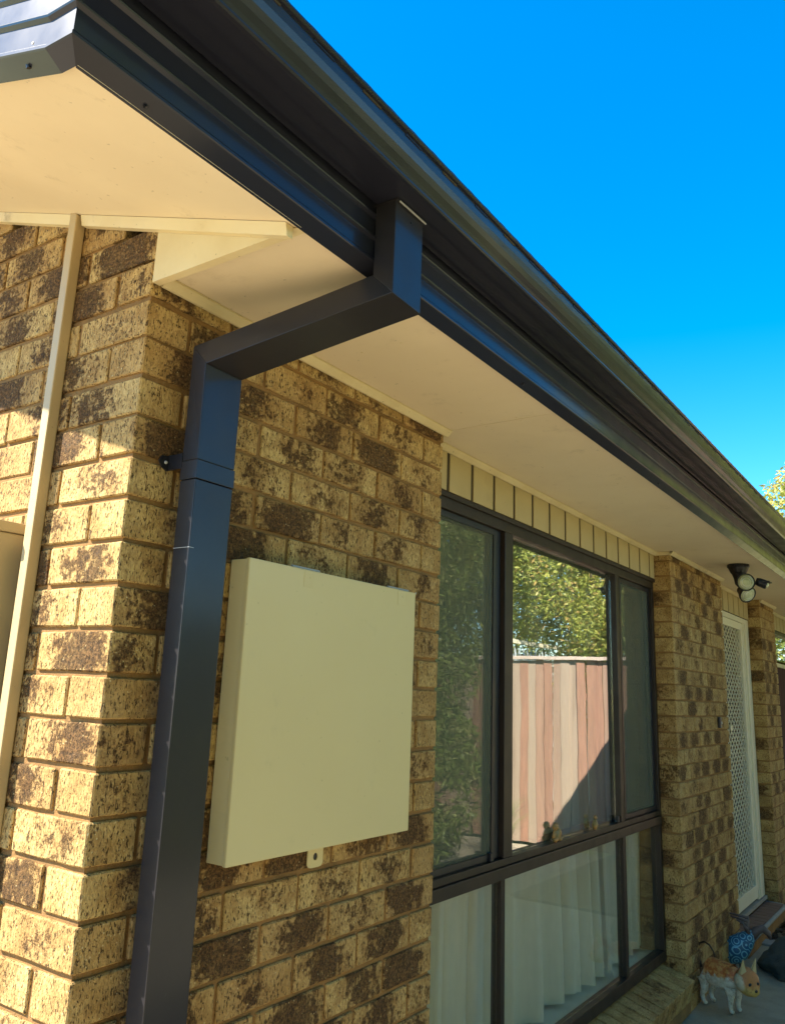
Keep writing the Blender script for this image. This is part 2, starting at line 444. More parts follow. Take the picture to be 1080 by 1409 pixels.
# wall below the window + sloping brick-on-edge sill
ub = thing('brick_sill', 'sloping brick-on-edge sill under the large window', 'window sill')
sill_me = [brick_mesh(40 + i, L=.230, D=.076, H=.110) for i in range(5)]
sl_ = .27
for i in range(29):
    o = bpy.data.objects.new('brick', random.choice(sill_me)); C.objects.link(o); o.parent = ub
    o.rotation_euler = (0, sl_ , 0)
    o.location = (-.085, 1.235 + .0862 * i, .232 + random.gauss(0, .001))
MB().hexa([(-.2, 1.195, .10), (-.2, 3.695, .10), (.012, 3.695, .10), (.012, 1.195, .10),
           (-.2, 1.195, .305), (-.2, 3.695, .305), (.012, 3.695, .247), (.012, 1.195, .247)]).build('mortar', M['mortar'], ub)
for i in range(11):
    if 1.305 + .24 * i < 3.6: brick(ub, (-.055, 1.305 + .24 * i, .110), 'y')

# ------------------------------------------------------------------ far end of the house, inside of the room, roof
hb = struct(MB().box((-4.9, 9.75, 0), (-.02, 9.85, 2.5)).build('back_wall', M['mortar']))
struct(MB().box((-4.9, .1, 0), (-4.8, 9.75, 4.2)).build('rear_wall', M['mortar']))
struct(MB().box((-4.8, .11, .02), (-.31, 9.74, .30)).build('interior_floor', M['room']))
struct(MB().box((-4.8, .11, 2.458), (-.105, 9.74, 2.50)).build('ceiling', M['ledge']))
struct(MB().box((-2.6, .11, .3), (-2.5, 9.74, 2.455)).build('interior_wall', M['room']))

# ------------------------------------------------------------------ soffits
ZS = 2.452
def soffit(y0, y1, x0, lab):
    o = MB().box((x0, y0, ZS), (.412, y1, ZS + .006)).build('soffit_panel', M['cream'])
    return o
ef = thing('eave_soffit', 'flat cream eave soffit over the window and side wall', 'soffit')
for (a, b, x0) in ((.022, 1.203, -.001), (1.2065, 3.680, -.10), (3.6835, 4.92, -.10), (4.9235, 7.36, -.13), (7.3635, 9.9, -.13)):
    MB().box((x0, a, ZS), (.4075, b, ZS + .006)).build('panel', M['cream'], ef)
MB().box((-.13, .022, ZS + .008), (.4075, 9.9, ZS + .012)).build('joint_backing', M['gap'], ef)
# beads (quad mould) where soffit meets brick
def bead(y0, y1, x0, par, s=.021):
    MB().prism([(x0, ZS - .001), (x0, ZS - s), (x0 + .006, ZS - s), (x0 + s * .75, ZS - s * .6), (x0 + s, ZS - .006), (x0 + s, ZS - .001)], 1, y0, y1).build('bead', M['creamt'], par)
bead(.022, 1.205, .002, ef); bead(1.192, 3.698, -.085, ef); bead(3.684, 4.895, .002, ef); bead(4.89, 6.168, -.085, ef); bead(6.15, 6.772, .002, ef); bead(6.77, 9.8, -.085, ef)
MB().prism([(-.083, ZS - .001), (-.083, ZS - .02), (-.001, ZS - .02), (.022, ZS - .001)], 1, 1.186, 1.2055).build('bead', M['creamt'], ef)
MB().prism([(-.083, ZS - .001), (-.083, ZS - .02), (-.001, ZS - .02), (.022, ZS - .001)], 1, 3.684, 3.6985).build('bead', M['creamt'], ef)

for (yy, x_a) in ((1.19, .03), (1.222, -.06), (3.665, -.06), (3.70, .03), (2.1, -.05), (2.9, -.05), (.55, .03), (4.45, .03)):
    for xx in (x_a, .14, .26, .385):
        MB().tube([(xx, yy, ZS - .0004), (xx, yy, ZS + .001)], .0032, 8).build('nail_head', M['creamt'], ef)
rs = thing('raked_soffit', 'sloping cream soffit under the gable overhang at upper left', 'soffit')
xa, xb, xc = .412, .385, -4.9
mb = MB()
pr = [(xa, 2.4295), (xb, 2.4405), (xc, rake(xc)), (xc, rake(xc) + .006), (xb, 2.4465), (xa, 2.436)]
mb.prism(pr, 1, -.468, -.001); mb.build('panel', M['cream'], rs)
# scotia bead along the top of the gable wall and over the boxed end
mb = MB()
for (x1, x2) in ((.392, -.262), (-.298, -4.8)):
    r1, r2 = rake(x1), rake(x2)
    mb.hexa([(x1, -.001, r1 - .026), (x1, -.016, r1 - .026), (x1, -.022, r1 - .001), (x1, -.001, r1 - .001),
             (x2, -.001, r2 - .026), (x2, -.016, r2 - .026), (x2, -.022, r2 - .001), (x2, -.001, r2 - .001)])
mb.build('bead', M['creamt'], rs)
be = thing('boxed_eave_end', 'weathered cream triangular board closing the eave end above the wall corner', 'eave board')
MB().prism([(.001, 2.432), (.405, 2.432), (.38, rake(.38) - .002), (.001, rake(.001) - .002)], 1, -.0005, .019).build('board', M['creamt'], be)

# ------------------------------------------------------------------ fascia, barge, gutter, roof
YE = -.4975; YF = 9.9
FP = [(.408, 2.4275), (.4355, 2.4455), (.4375, 2.4475), (.4375, 2.452), (.4345, 2.4565), (.4345, 2.492), (.4400, 2.4965), (.4412, 2.499), (.4400, 2.5015), (.4345, 2.5055), (.4345, 2.541),
      (.4400, 2.5455), (.4412, 2.548), (.4400, 2.5505), (.4345, 2.5545), (.4345, 2.590), (.4400, 2.5945), (.4412, 2.597), (.4400, 2.5995), (.4345, 2.6035), (.4345, 2.72)]
fa = thing('steel_fascia', 'dark ribbed steel fascia running along the eave below the gutter', 'fascia')
def fy(i):   # mitre at the barge corner
    return YE + (.4375 - FP[i][0])
mb = MB(); mb.sweep([[(p[0], fy(i), p[1]) for i, p in enumerate(FP)], [(p[0], YF, p[1]) for p in FP]])
mb.build('fascia_board', M['steel'], fa)
MB().box((.395, -.46, 2.46), (.428, YF, 2.70)).build('backing_board', M['gap'], fa)
for yy in (-.36, .9, 2.1):   # small rivets on the lip
    MB().tube([(.420, yy, 2.4345), (.423, yy, 2.4305)], .0035, 8).build('rivet', M['black'], fa)
bg_ = thing('barge_board', 'dark ribbed steel barge capping rising up the gable at top left, reflecting the sky', 'barge board')
def bz(x):
    if x > .375: return 2.446 + (.437 - x) * .1
    return 2.4522 + .35 * (.375 - x)
mb = MB(); rings = []
for x in (None, .375, -4.9):
    ring = []
    for i, p in enumerate(FP):
        d = .4375 - p[0]; xx = (p[0] if x is None else x)
        if x is None and i >= 1: xx = p[0]
        ring.append((xx, YE + d, bz(min(xx, .437)) + (p[1] - 2.446)))
    rings.append(ring)
mb.sweep(rings); mb.build('barge_capping', M['steel'], bg_)
mb = MB(); mb.hexa([(.395, -.462, 2.47), (.395, -.478, 2.47), (.395, -.478, 2.66), (.395, -.462, 2.66), (-4.9, -.462, 4.33), (-4.9, -.478, 4.33), (-4.9, -.478, 4.52), (-4.9, -.462, 4.52)])
mb.build('backing_board', M['gap'], bg_)
MB().tube([(.31, -.483, 2.4665), (.31, -.4815, 2.462)], .0035, 8).build('rivet', M['black'], bg_)
MB().tube([(.345, -.4985, 2.474), (.345, -.500, 2.474)], .0022, 8).build('rivet', M['zinc'], bg_)

GP = [(.4395, 2.660), (.4395, 2.5725), (.4405, 2.5715), (.527, 2.5715), (.5335, 2.5730), (.5365, 2.5765), (.5365, 2.580), (.540, 2.586),
      (.5475, 2.596), (.5535, 2.607), (.558, 2.619), (.5605, 2.630), (.561, 2.6385), (.5655, 2.6395), (.5685, 2.6435), (.568, 2.648), (.5635, 2.6510), (.5575, 2.6500), (.5555, 2.645)]
gu = thing('rain_gutter', 'dark slate steel quad gutter running the length of the eave', 'gutter')
GY = -.47
mb = MB(); mb.sweep([[(p[0], GY, p[1]) for p in GP], [(p[0], YF, p[1]) for p in GP]])
g_ = mb.build('gutter_channel', M['steel'], gu)
g_.modifiers.new('th', 'SOLIDIFY').thickness = .0012
mb = MB(); mb.prism(GP, 1, GY - .002, GY - .0005); mb.build('stop_end', M['steel'], gu)
for i in range(70):       # overflow slots in the front of the gutter
    y = -.30 + i * .135
    MB().box((.5608, y, 2.6335), (.5622, y + .055, 2.6375)).build('overflow_slot', M['black' if i % 2 else 'gap'], gu) if i < 30 else None

rf = thing('metal_roof', 'dark corrugated steel roof sheet edge overhanging the gutter', 'roof')
nx = 2; ys = []
y = YE - .03
mb = MB()
prof = []
pitch = .076; stp = pitch / 8; n = int((YF + .2 - y) / stp)
for i in range(n + 1):
    prof.append((y + i * stp, .0014 * math.cos(2 * math.pi * i / 8)))
ringA = [(.545, a, 2.679 + b) for a, b in prof]; ringB = [(-4.9, a, 2.679 + .35 * 5.445 + b) for a, b in prof]
ringA2 = [(p[0], p[1], p[2] - .0035) for p in ringA]; ringB2 = [(p[0], p[1], p[2] - .0035) for p in ringB]
mb.sweep([ringB2, ringA2, ringA, ringB]); mb.build('roof_sheet', M['roofm'], rf)
MB().box((.535, YE - .02, 2.6545), (.541, YF + .1, 2.6665)).build('eave_flashing', M['roofm'], rf)
# batten closer that fills the edge under the corrugations
mb = MB(); mb.hexa([(.532, YE, 2.661), (.532, YF, 2.661), (.40, YF, 2.705), (.40, YE, 2.705), (.532, YE, 2.671), (.532, YF, 2.671), (.40, YF, 2.716), (.40, YE, 2.716)])
mb.build('sarking', M['gap'], rf)
mb = MB(); mb.hexa([(-4.9, YE, 4.60), (-4.9, YF, 4.60), (-9.5, YF, 3.0), (-9.5, YE, 3.0), (-4.9, YE, 4.57), (-4.9, YF, 4.57), (-9.5, YF, 2.97), (-9.5, YE, 2.97)])
mb.build('rear_slope', M['roofm'], rf)

# ------------------------------------------------------------------ downpipe
dp = thing('downpipe', 'dark slate rectangular downpipe dropping from the gutter and down the brick corner', 'downpipe')
dy0, dy1 = .187, .287; py0, py1 = .090, .193
dx0, dx1 = .438, .487; px0, px1 = .044, .090
mb = MB(); mb.hexa([(dx0, dy0, 2.572), (dx1, dy0, 2.572), (dx1, dy1, 2.572), (dx0, dy1, 2.572),
                    (dx0, dy0, 2.4155), (dx1, dy0, 2.366), (dx1, dy1, 2.362), (dx0, dy1, 2.4115)])
mb.build('drop_outlet', M['steel2'], dp, bevel=.0015)
am = thing
def lerp(a, b, t): return tuple(a[i] + (b[i] - a[i]) * t for i in range(3))
A = [(dx0, dy0, 2.4155), (dx1, dy0, 2.366), (dx1, dy1, 2.362), (dx0, dy1, 2.4115)]
B_ = [(px0, py0, 2.312), (px1, py0 - .002, 2.264), (px1, py1, 2.262), (px0, py1, 2.312)]
MB().hexa([lerp(a, b, .27) for a, b in zip(A, B_)] + B_).build('offset_arm', M['steel2'], dp, bevel=.0015)
mb = MB(); g = .0011
c_ = [sum(q[i] for q in A) / 4 for i in range(3)]
MB().hexa([tuple(a[i] + (a[i] - c_[i]) * .012 for i in range(3)) for a in A] + [tuple(p[i] + (1 if 0 else 0) for i in range(3)) for p in [lerp(a, b, .275) for a, b in zip(A, B_)]]).build('elbow', M['steel2'], dp, bevel=.0012)
mb = MB(); mb.hexa([B_[0], B_[1], B_[2], B_[3], (px0, py0, 2.058), (px1, py0, 2.058), (px1, py1, 2.058), (px0, py1, 2.058)])
mb.build('upper_pipe', M['steel2'], dp, bevel=.0015)
MB().box((px0 - .0012, py0 - .0012, 2.018), (px1 + .0018, py1 + .0012, 2.057)).build('joining_collar', M['steel2'], dp, bevel=.001)
MB().box((px0, py0, .10), (px1, py1, 2.0165)).build('lower_pipe', M['steel2'], dp, bevel=.0018)
MB().box((px0 - .0004, py0 - .0004, 1.8765), (px1 + .0004, py0 + .012, 1.8775)).build('scratch_line', M['zinc'], dp)
# outlet flange under the gutter, wall strap with screw
MB().box((dx0 - .004, dy0 - .002, 2.5665), (dx1 + .005, dy1 + .004, 2.5705)).build('outlet_flange', M['steel2'], dp)
MB().box((dx1 + .004, dy0 + .006, 2.565), (dx1 + .0065, dy1 + .003, 2.5675)).build('sealant_line', M['zinc'], dp)
MB().tube([(dx1, .243, 2.545), (dx1 + .002, .243, 2.545)], .0028, 8).build('rivet', M['black'], dp)
st = MB().prism([(.064, 2.060), (.070, 2.071), (.094, 2.074), (.094, 2.044), (.086, 2.041), (.072, 2.047)], 0, .0015, .006).build('wall_strap', M['black'], dp)
MB().box((.0015, .088, 2.043), (px0 + .002, .0935, 2.075)).build('strap_arm', M['black'], dp)
MB().tube([(.006, .080, 2.058), (.0085, .080, 2.058)], [.0038, .0028], 10).build('screw', M['zinc'], dp)

# ------------------------------------------------------------------ cream cabinet cover on the wall
cb = thing('meter_cabinet', 'square cream metal cabinet cover fixed to the brick wall beside the downpipe', 'cabinet')
cy0, cy1, cz0, cz1 = .289, .957, 1.257, 1.889
MB().box((.0035, cy0 + .002, cz0 + .002), (.050, cy1 - .002, cz1 - .002)).build('cabinet_body', M['cab'], cb, bevel=.002)
MB().box((.0505, cy0, cz0), (.062, cy1, cz1)).build('door', M['cab'], cb, bevel=.003)
for yy in (.49, .885):
    MB().box((.0622, yy - .018, cz1 - .042), (.0628, yy + .018, cz1 - .004)).build('hinge_leaf', M['cab'], cb, bevel=.0002)
    MB().tube([(.050, yy - .05, cz1 + .003), (.050, yy + .05, cz1 + .003)], .0035, 8).build('hinge_pin', M['zinc'], cb)
    MB().tube([(.0628, yy + .005, cz1 - .018), (.0637, yy + .005, cz1 - .018)], .0022, 8).build('screw', M['cab'], cb)
MB().box((.0615, cy1 - .002, cz1 - .004), (.0635, cy1 + .001, cz1 + .002)).build('corner_clip', M['zinc'], cb)
hp = thing('hasp', 'small cream fixing tab with a hole under the cabinet', 'bracket')
mb = MB(); c0 = (.642, 1.226); rr = .0085; out = []
n = 24
inner = [(.006, c0[0] + rr * math.cos(2 * math.pi * i / n), c0[1] + rr * math.sin(2 * math.pi * i / n)) for i in range(n)]
outer = []
for i in range(n):
    a = 2 * math.pi * i / n; ca, sa = math.cos(a), math.sin(a); t = min(.028 / max(abs(ca), 1e-6), .024 / max(abs(sa), 1e-6), .032)
    outer.append((.006, c0[0] + t * ca, c0[1] + t * sa))
mb.sweep([[(.0025, p[1], p[2]) for p in inner], inner, outer, [(.0025, p[1], p[2]) for p in outer]], closed=True)
mb.build('tab', M['cab'], hp)
MB().box((.0022, c0[0] - .009, c0[1] - .009), (.003, c0[0] + .009, c0[1] + .009)).build('hole', M['black'], hp)

# ------------------------------------------------------------------ gable wall conduit and meter box at the left
cd = thing('conduit', 'tan square conduit running down the sunlit gable wall', 'pipe')
MB().hexa([(-.292, -.001, .1), (-.264, -.001, .1), (-.264, -.027, .1), (-.292, -.027, .1),
           (-.298, -.001, 2.684), (-.270, -.001, 2.668), (-.270, -.027, 2.668), (-.298, -.027, 2.684)]).build('pipe', M['conduit'], cd, bevel=.003)
bx = thing('meter_box', 'tan metal meter box cut off by the left edge beside the conduit', 'meter box')
MB().box((-.78, -.068, 1.10), (-.333, -.002, 1.915)).build('box_body', M['conduit'], bx, bevel=.004)
MB().box((-.79, -.074, 1.916), (-.328, -.001, 1.939)).build('lid', M['conduit'], bx, bevel=.004)
MB().box((-.76, -.0735, 1.13), (-.36, -.0685, 1.89)).build('door', M['conduit'], bx, bevel=.002)

# ------------------------------------------------------------------ large window
wn = thing('window', 'large dark framed window with cream curtains behind, reflecting fence and trees', 'window')
wy0, wy1, wz0, wz1 = 1.197, 3.693, .318, 2.283
XF = -.10
def bar(name, y0, y1, z0, z1, x0=-.15, x1=XF, par=wn, m='alu', bev=.0025):
    return MB().box((x0, y0, z0), (x1, y1, z1)).build(name, M[m], par, bevel=bev)
head = bar('frame', wy0, wy1, wz1 - .045, wz1); bar('frame', wy0, wy1, wz0, wz0 + .05)
bar('frame', wy0, wy0 + .04, wz0 + .05, wz1 - .045); bar('frame', wy1 - .035, wy1, wz0 + .05, wz1 - .045)
bar('frame_drip', wy0, wy1, wz1 - .006, wz1 + .012, -.14, XF + .012)
bar('transom', wy0 + .04, wy1 - .035, .985, 1.025, -.16, XF + .012)
bar('transom', wy0 + .04, wy1 - .035, 1.0255, 1.05, -.16, XF + .002)
bar('mullion', 1.838, 1.868, wz0 + .05, .985, -.15, XF - .010); bar('mullion', 3.112, 3.150, wz0 + .05, .985, -.15, XF - .010)
# sliding sash stiles above the transom: dark outer and inner stile with a step between
bar('sash_stile', 1.792, 1.832, 1.0505, wz1 - .0455, -.15, XF - .018, m='black'); bar('sash_stile', 1.833, 1.902, 1.0505, wz1 - .0455, -.15, XF + .001)
bar('sash_stile', 3.066, 3.112, 1.0505, wz1 - .0455, -.15, XF + .001); bar('sash_stile', 3.113, 3.165, 1.0505, wz1 - .0455, -.15, XF - .018, m='black')
# screen frames
for (a, b) in ((wy0 + .041, 1.791), (3.166, wy1 - .036)):
    z0, z1 = 1.051, wz1 - .046
    for q in ((a, a + .022, z0, z1), (b - .022, b, z0, z1), (a + .0221, b - .0221, z0, z0 + .022), (a + .0221, b - .0221, z1 - .022, z1)):
        MB().box((-.125, q[0], q[2]), (-.116, q[1], q[3])).build('screen_frame', M['black'], wn)
    MB().box((-.1215, a + .0225, z0 + .0225), (-.1210, b - .0225, z1 - .0225)).build('insect_screen', M['screen'], wn)
    MB().box((-.140, a, z0), (-.1365, b, z1)).build('pane', M['glass2'], wn)
MB().box((-.130, 1.9025, 1.0505), (-.1265, 3.0655, wz1 - .0455)).build('pane', M['film'], wn)
for (a, b) in ((wy0 + .0405, 1.8375), (1.8685, 3.1115), (3.1505, wy1 - .0355)):
    MB().box((-.130, a, wz0 + .0505), (-.1265, b, .9845)).build('pane', M['glass'], wn)
# small sash catches
for yy in (1.28, 1.745, 3.035):
    bar('catch', yy, yy + .022, 1.0505, 1.078, -.118, -.104, m='black', bev=.002)
ld = thing('window_ledge', 'pale inner ledge behind the lower window panes', 'ledge')
MB().box((-.75, 1.1, .28), (-.152, 3.8, .345)).build('board', M['ledge'], ld, bevel=.004)
# curtains: gathered sheets, one for each bay, full height
def curtain(y0, y1, x, seed, sweep=0, label=''):
    rnd = random.Random(seed); mb = MB(); rows = 14; cols = int((y1 - y0) / .008); rings = []
    ph = [rnd.uniform(0, 6.3) for _ in range(4)]
    for r in range(rows + 1):
        t = r / rows; z = .365 + (2.25 - .365) * t; ring = []
        for c in range(cols + 1):
            u = c / cols; y = y0 + (y1 - y0) * u
            yy = y + .02 * math.sin(14 * u + ph[0]) + sweep * (1 - t) ** 1.6 * (1 - u)
            f = y / .19 * 6.283 + 2.6 * math.sin(y * 4.3 + ph[1]) + .35 * math.sin(3 * t + ph[2])
            am = .022 + .016 * (1 - t) + .009 * math.sin(y * 9 + ph[3])
            xx = x + am * math.sin(f) + .35 * am * math.sin(2.3 * f + ph[2]) + .01 * math.sin(t * 5 + y * 3)
            ring.append((xx, yy, z + .004 * math.sin(f)))
        rings.append(ring)
    mb.sweep(rings)
    o = mb.build('curtain', M['curtain'], smooth=True)
    return tag(o, label, 'curtain', None)
curtain(1.15, 1.86, -.235, 1, .04, 'sheer cream curtain hanging behind the near window bay')
curtain(1.80, 3.16, -.25, 2, .04, 'wide sheer cream curtain behind the centre window panes')
curtain(3.12, 3.74, -.235, 3, -.02, 'sheer cream curtain drawn to the far window bay')
pl = tag(MB().box((-.22, 1.25, 2.19), (-.19, 3.68, 2.30)).build('pelmet', M['ledge']), 'pale fabric pelmet across the top inside the large window', 'pelmet')

# cladding above the window: boards with recessed gaps between
def cladding(y0, y1, g0, step, z0, z1, par, x=-.088):
    y = y0; gs = []
    t = g0
    while t < y1: gs.append(t); t += step
    edges = [y0] + [q for q in gs if q > y0 + .02] + [y1]
    for a, b in zip(edges, edges[1:]):
        if b - a < .02: continue
        MB().box((x - .0025, a + .0105, z0), (x + .002, b - .0105, z1)).build('cladding_board', M['clad'], par, bevel=.0015)
    MB().box((x - .02, y0, z0), (x - .003, y1, z1)).build('backing', M['gap'], par)
cl = thing('cladding', 'strip of olive cream vertical boards above the large window', 'wall cladding')
cladding(1.2, 3.69, 1.203 - .004, .1712, 2.297, 2.45, cl)
cl2 = thing('cladding', 'short strip of vertical boards above the screen door', 'wall cladding')
cladding(4.9, 6.165, 4.95, .172, 2.285, 2.45, cl2)
cl3 = thing('cladding', 'strip of vertical boards over the far window at the right edge', 'wall cladding')
cladding(6.775, 9.7, 6.85, .172, 2.30, 2.45, cl3)

# ornaments on the window transom ledge inside
def lump(name, par, c, r, m, seed=0, sub=3, amp=.25, fr=1.5):
    bm = bmesh.new(); bmesh.ops.create_icosphere(bm, subdivisions=sub, radius=1)
    for v in bm.verts:
        k = 1 + amp * noise.noise(v.co * fr + Vector((seed, 0, 0))) + amp * .4 * noise.noise(v.co * fr * 3 + Vector((seed, 5, 0)))
        v.co = Vector((v.co.x * r[0] * k, v.co.y * r[1] * k, v.co.z * r[2] * k))
    me = bpy.data.meshes.new(name); bm.to_mesh(me); bm.free()
    for p in me.polygons: p.use_smooth = True
    me.materials.append(m); o = bpy.data.objects.new(name, me); C.objects.link(o); o.location = c
    if par: o.parent = par
    return o
MB().box((-.22, 1.9, 1.028), (-.161, 3.02, 1.049)).build('transom_shelf', M['alu'], wn)
og = mat_paint('ochre glaze', (.42, .22, .07), (.16, .14, .05), .4, (.1, .08, .03), sc1=30)
o1 = thing('frog_figurine', 'ochre and green frog figurine sitting on the window transom under the reflected fence', 'figurine', (-.108, 2.32, 1.0505))
lump('body', o1, (0, 0, .026), (.014, .034, .027), og, 1); lump('head', o1, (.001, -.012, .058), (.012, .019, .016), og, 2)
lump('leg', o1, (.004, .018, .010), (.012, .014, .010), og, 3); lump('leg', o1, (.004, -.022, .010), (.012, .013, .010), og, 4)
o2 = thing('bird_figurine', 'tiny upright green figurine on the window transom near the far sash', 'figurine', (-.107, 2.74, 1.0505))
lump('body', o2, (0, 0, .022), (.012, .013, .022), og, 5); lump('head', o2, (.002, 0, .052), (.009, .009, .010), og, 6)

# ------------------------------------------------------------------ screen door
sd = thing('screen_door', 'cream framed security screen door with diamond grille', 'door')
XD = -.10
def bar2(name, y0, y1, z0, z1, x0, x1, m='white', par=None, bev=.002):
    return MB().box((x0, y0, z0), (x1, y1, z1)).build(name, M[m], par or sd, bevel=bev)
bar2('jamb', 5.955, 6.166, .23, 2.283, -.16, XD + .004); bar2('jamb_stop', 5.985, 6.05, .24, 2.24, XD + .0045, XD + .016)
bar2('jamb', 4.895, 5.065, .23, 2.283, -.16, XD + .004); bar2('head_jamb', 5.066, 5.954, 2.243, 2.283, -.16, XD + .004)
ly0, ly1, lz0, lz1 = 5.07, 5.95, .245, 2.24
bar2('stile', ly0, ly0 + .055, lz0, lz1, -.128, XD); bar2('stile', ly1 - .048, ly1, lz0, lz1, -.128, XD)
bar2('rail', ly0 + .0555, ly1 - .0485, lz0, lz0 + .088, -.128, XD); bar2('rail', ly0 + .0555, ly1 - .0485, lz1 - .055, lz1, -.128, XD)
# diamond grille, one real bar for each side of each diamond
mb = MB(); ny = 9; gw_ = (ly1 - .048 - ly0 - .055) / ny; gh = .056; nz = int((lz1 - .055 - lz0 - .088) / gh)
for i in range(ny):
    for j in range(nz):
        for s in (0, 1):
            ya = ly0 + .055 + i * gw_; za = lz0 + .088 + j * gh
            y1, y2 = ya, ya + gw_ / 2; y3 = ya + gw_
            zm = za + gh / 2
            p1, p2 = ((y1, zm), (y2, za + gh)) if s else ((y1, zm), (y2, za))
            q1, q2 = ((y2, za + gh), (y3, zm)) if s else ((y2, za), (y3, zm))
            for a, b in ((p1, p2), (q1, q2)):
                w_ = .0042
                mb.hexa([(-.119, a[0], a[1] - w_), (-.112, a[0], a[1] - w_), (-.112, a[0], a[1] + w_), (-.119, a[0], a[1] + w_),
                         (-.119, b[0], b[1] - w_), (-.112, b[0], b[1] - w_), (-.112, b[0], b[1] + w_), (-.119, b[0], b[1] + w_)])
gr = mb.build('diamond_grille', M['white'], sd)
bar2('sill_plate', 4.895, 6.166, .205, .229, -.16, XD + .02, 'slab')
lk = MB().box((-.0995, 5.40 - .03, 1.44), (-.094, 5.44 - .03, 1.47)).build('latch', M['white'], sd, bevel=.002)
idr = tag(MB().box((-.28, 4.9, .24), (-.24, 6.16, 2.29)).build('timber_door', M['doorw']), 'dark timber door behind the security screen door', 'door')
db = thing('doorbell', 'small black doorbell on the brick pier beside the screen door', 'doorbell')
MB().box((.0015, 4.585, 1.468), (.020, 4.632, 1.535)).build('housing', M['black'], db, bevel=.006)
MB().tube([(.020, 4.608, 1.50), (.024, 4.608, 1.50)], .008, 12).build('button', M['zinc'], db)
# step
sp = thing('door_step', 'brown brick step with pale rounded edging below the screen door', 'step')
stepm = mat_paint('brown paving brick', (.20, .115, .085), (.16, .095, .07), .8, (.1, .06, .04), sc1=20)
for i in range(11):
    o = MB().box((-.088, 5.09 + .094 * i, .15), (.038, 5.09 + .094 * i + .088, .192)).build('brick', stepm, sp, bevel=.003)
mb = MB(); pts = [(.048, 4.9), (.048, 6.08), (.042, 6.11), (.022, 6.135), (-.01, 6.148), (-.09, 6.15)]
mb.tube([(a, b, .178) for a, b in pts], .014, 8); mb.build('edging', M['slab'], sp, smooth=True)
MB().box((-.09, 4.9, .02), (.040, 6.14, .149)).build('step_body', M['mortar'], sp)

# ------------------------------------------------------------------ far door and highlight window
fw = thing('far_window', 'narrow dark highlight window above the maroon door at the right edge', 'window')
MB().box((-.14, 6.80, 2.03), (-.136, 9.6, 2.27)).build('pane', M['glass2'], fw)
for q in ((6.765, 6.80, 2.0, 2.3), (9.6, 9.64, 2.0, 2.3), (6.8005, 9.5995, 2.27, 2.3)):
    MB().box((-.16, q[0], q[2]), (-.10, q[1], q[3])).build('frame', M['alu'], fw)
MB().box((-.16, 6.765, 1.965), (-.085, 9.64, 1.999)).build('sill', M['creamt'], fw)
md = thing('maroon_door', 'dark maroon boarded door panel at the right edge beyond the narrow pier', 'door')
for i in range(20):
    MB().box((-.13, 6.766 + i * .143, .12), (-.105, 6.766 + i * .143 + .138, 1.964)).build('board', M['maroon'], md, bevel=.003)
MB().box((-.16, 6.766, .10), (-.131, 9.64, 1.964)).build('backing', M['doorw'], md)

# ------------------------------------------------------------------ floodlight
fl = thing('flood_light', 'black twin sensor floodlight fixed under the eave soffit', 'security light', (.238, 4.31, ZS - .0005))
def ring_pts(c, nrm, r, n=20):
    nrm = Vector(nrm).normalized(); a = nrm.cross(Vector((0, 0, 1))).normalized() if abs(nrm.z) < .95 else Vector((1, 0, 0)); b = nrm.cross(a)
    return [Vector(c) + a * r * math.cos(2 * math.pi * k / n) + b * r * math.sin(2 * math.pi * k / n) for k in range(n)]
def lathe(c, nrm, prof, n=20):
    nr = Vector(nrm).normalized(); mb = MB()
    mb.sweep([ring_pts(Vector(c) + nr * h, nrm, r, n) for h, r in prof], True, True); return mb
lathe((0, 0, 0), (0, 0, -1), [(0, .064), (.014, .066), (.020, .060), (.05, .047), (.058, .040), (.085, .030), (.12, .024), (.135, .012)]).build('base', M['black'], fl, smooth=False)
lensm = mat_paint('frosted lamp lens', (.50, .50, .30), (.34, .36, .20), .15, (.45, .5, .25), spec=.6, sc1=25, amt=.5)
refm = mat_metal('lamp reflector', (.6, .6, .5), .2, (.4, .4, .3), .2)
def lampcan(c, d, name='lamp_head'):
    h = lathe(c, d, [(-.075, .014), (-.070, .026), (-.045, .034), (-.012, .050), (0, .053), (.004, .053), (.004, .049), (-.003, .046)]).build(name, M['black'], fl)
    lathe(c, d, [(-.002, .0475), (.004, .044), (.009, .034), (.012, .018), (.0125, .004)]).build('lens', lensm, h, smooth=True)
    mbq = MB(); nr = Vector(d).normalized()
    for r_ in (.036, .024):
        mbq.sweep([ring_pts(Vector(c) + nr * .010, d, r_ + .0015, 24), ring_pts(Vector(c) + nr * .0135, d, r_, 24), ring_pts(Vector(c) + nr * .010, d, r_ - .0015, 24)], True)
    mbq.build('lens_ring', refm, h)
    return h
lampcan((.055, -.085, -.120), (.40, -.80, -.12)); lampcan((.050, -.03, -.188), (.55, -.45, -.45))
MB().tube([(0, 0, -.11), (.03, -.03, -.13), (.052, -.05, -.145)], .012, 8).build('knuckle', M['black'], fl)
MB().tube([(0, 0, -.12), (.012, 0, -.17), (.03, 0, -.205)], .011, 8).build('knuckle', M['black'], fl)
sn = lathe((.135, .035, -.120), (.75, .1, -.35), [(-.05, .020), (-.03, .026), (.008, .027), (.016, .024)]).build('sensor', M['black'], fl)
MB().box((.128, -.008, -.113), (.172, .072, -.106)).build('sensor_hood', M['black'], fl)
lathe((.135, .035, -.120), (.75, .1, -.35), [(.016, .017), (.022, .014), (.026, .006)]).build('lens', lensm, sn)
MB().tube([(.02, .01, -.10), (.06, .02, -.11), (.10, .03, -.115)], .009, 8).build('sensor_arm', M['black'], fl)

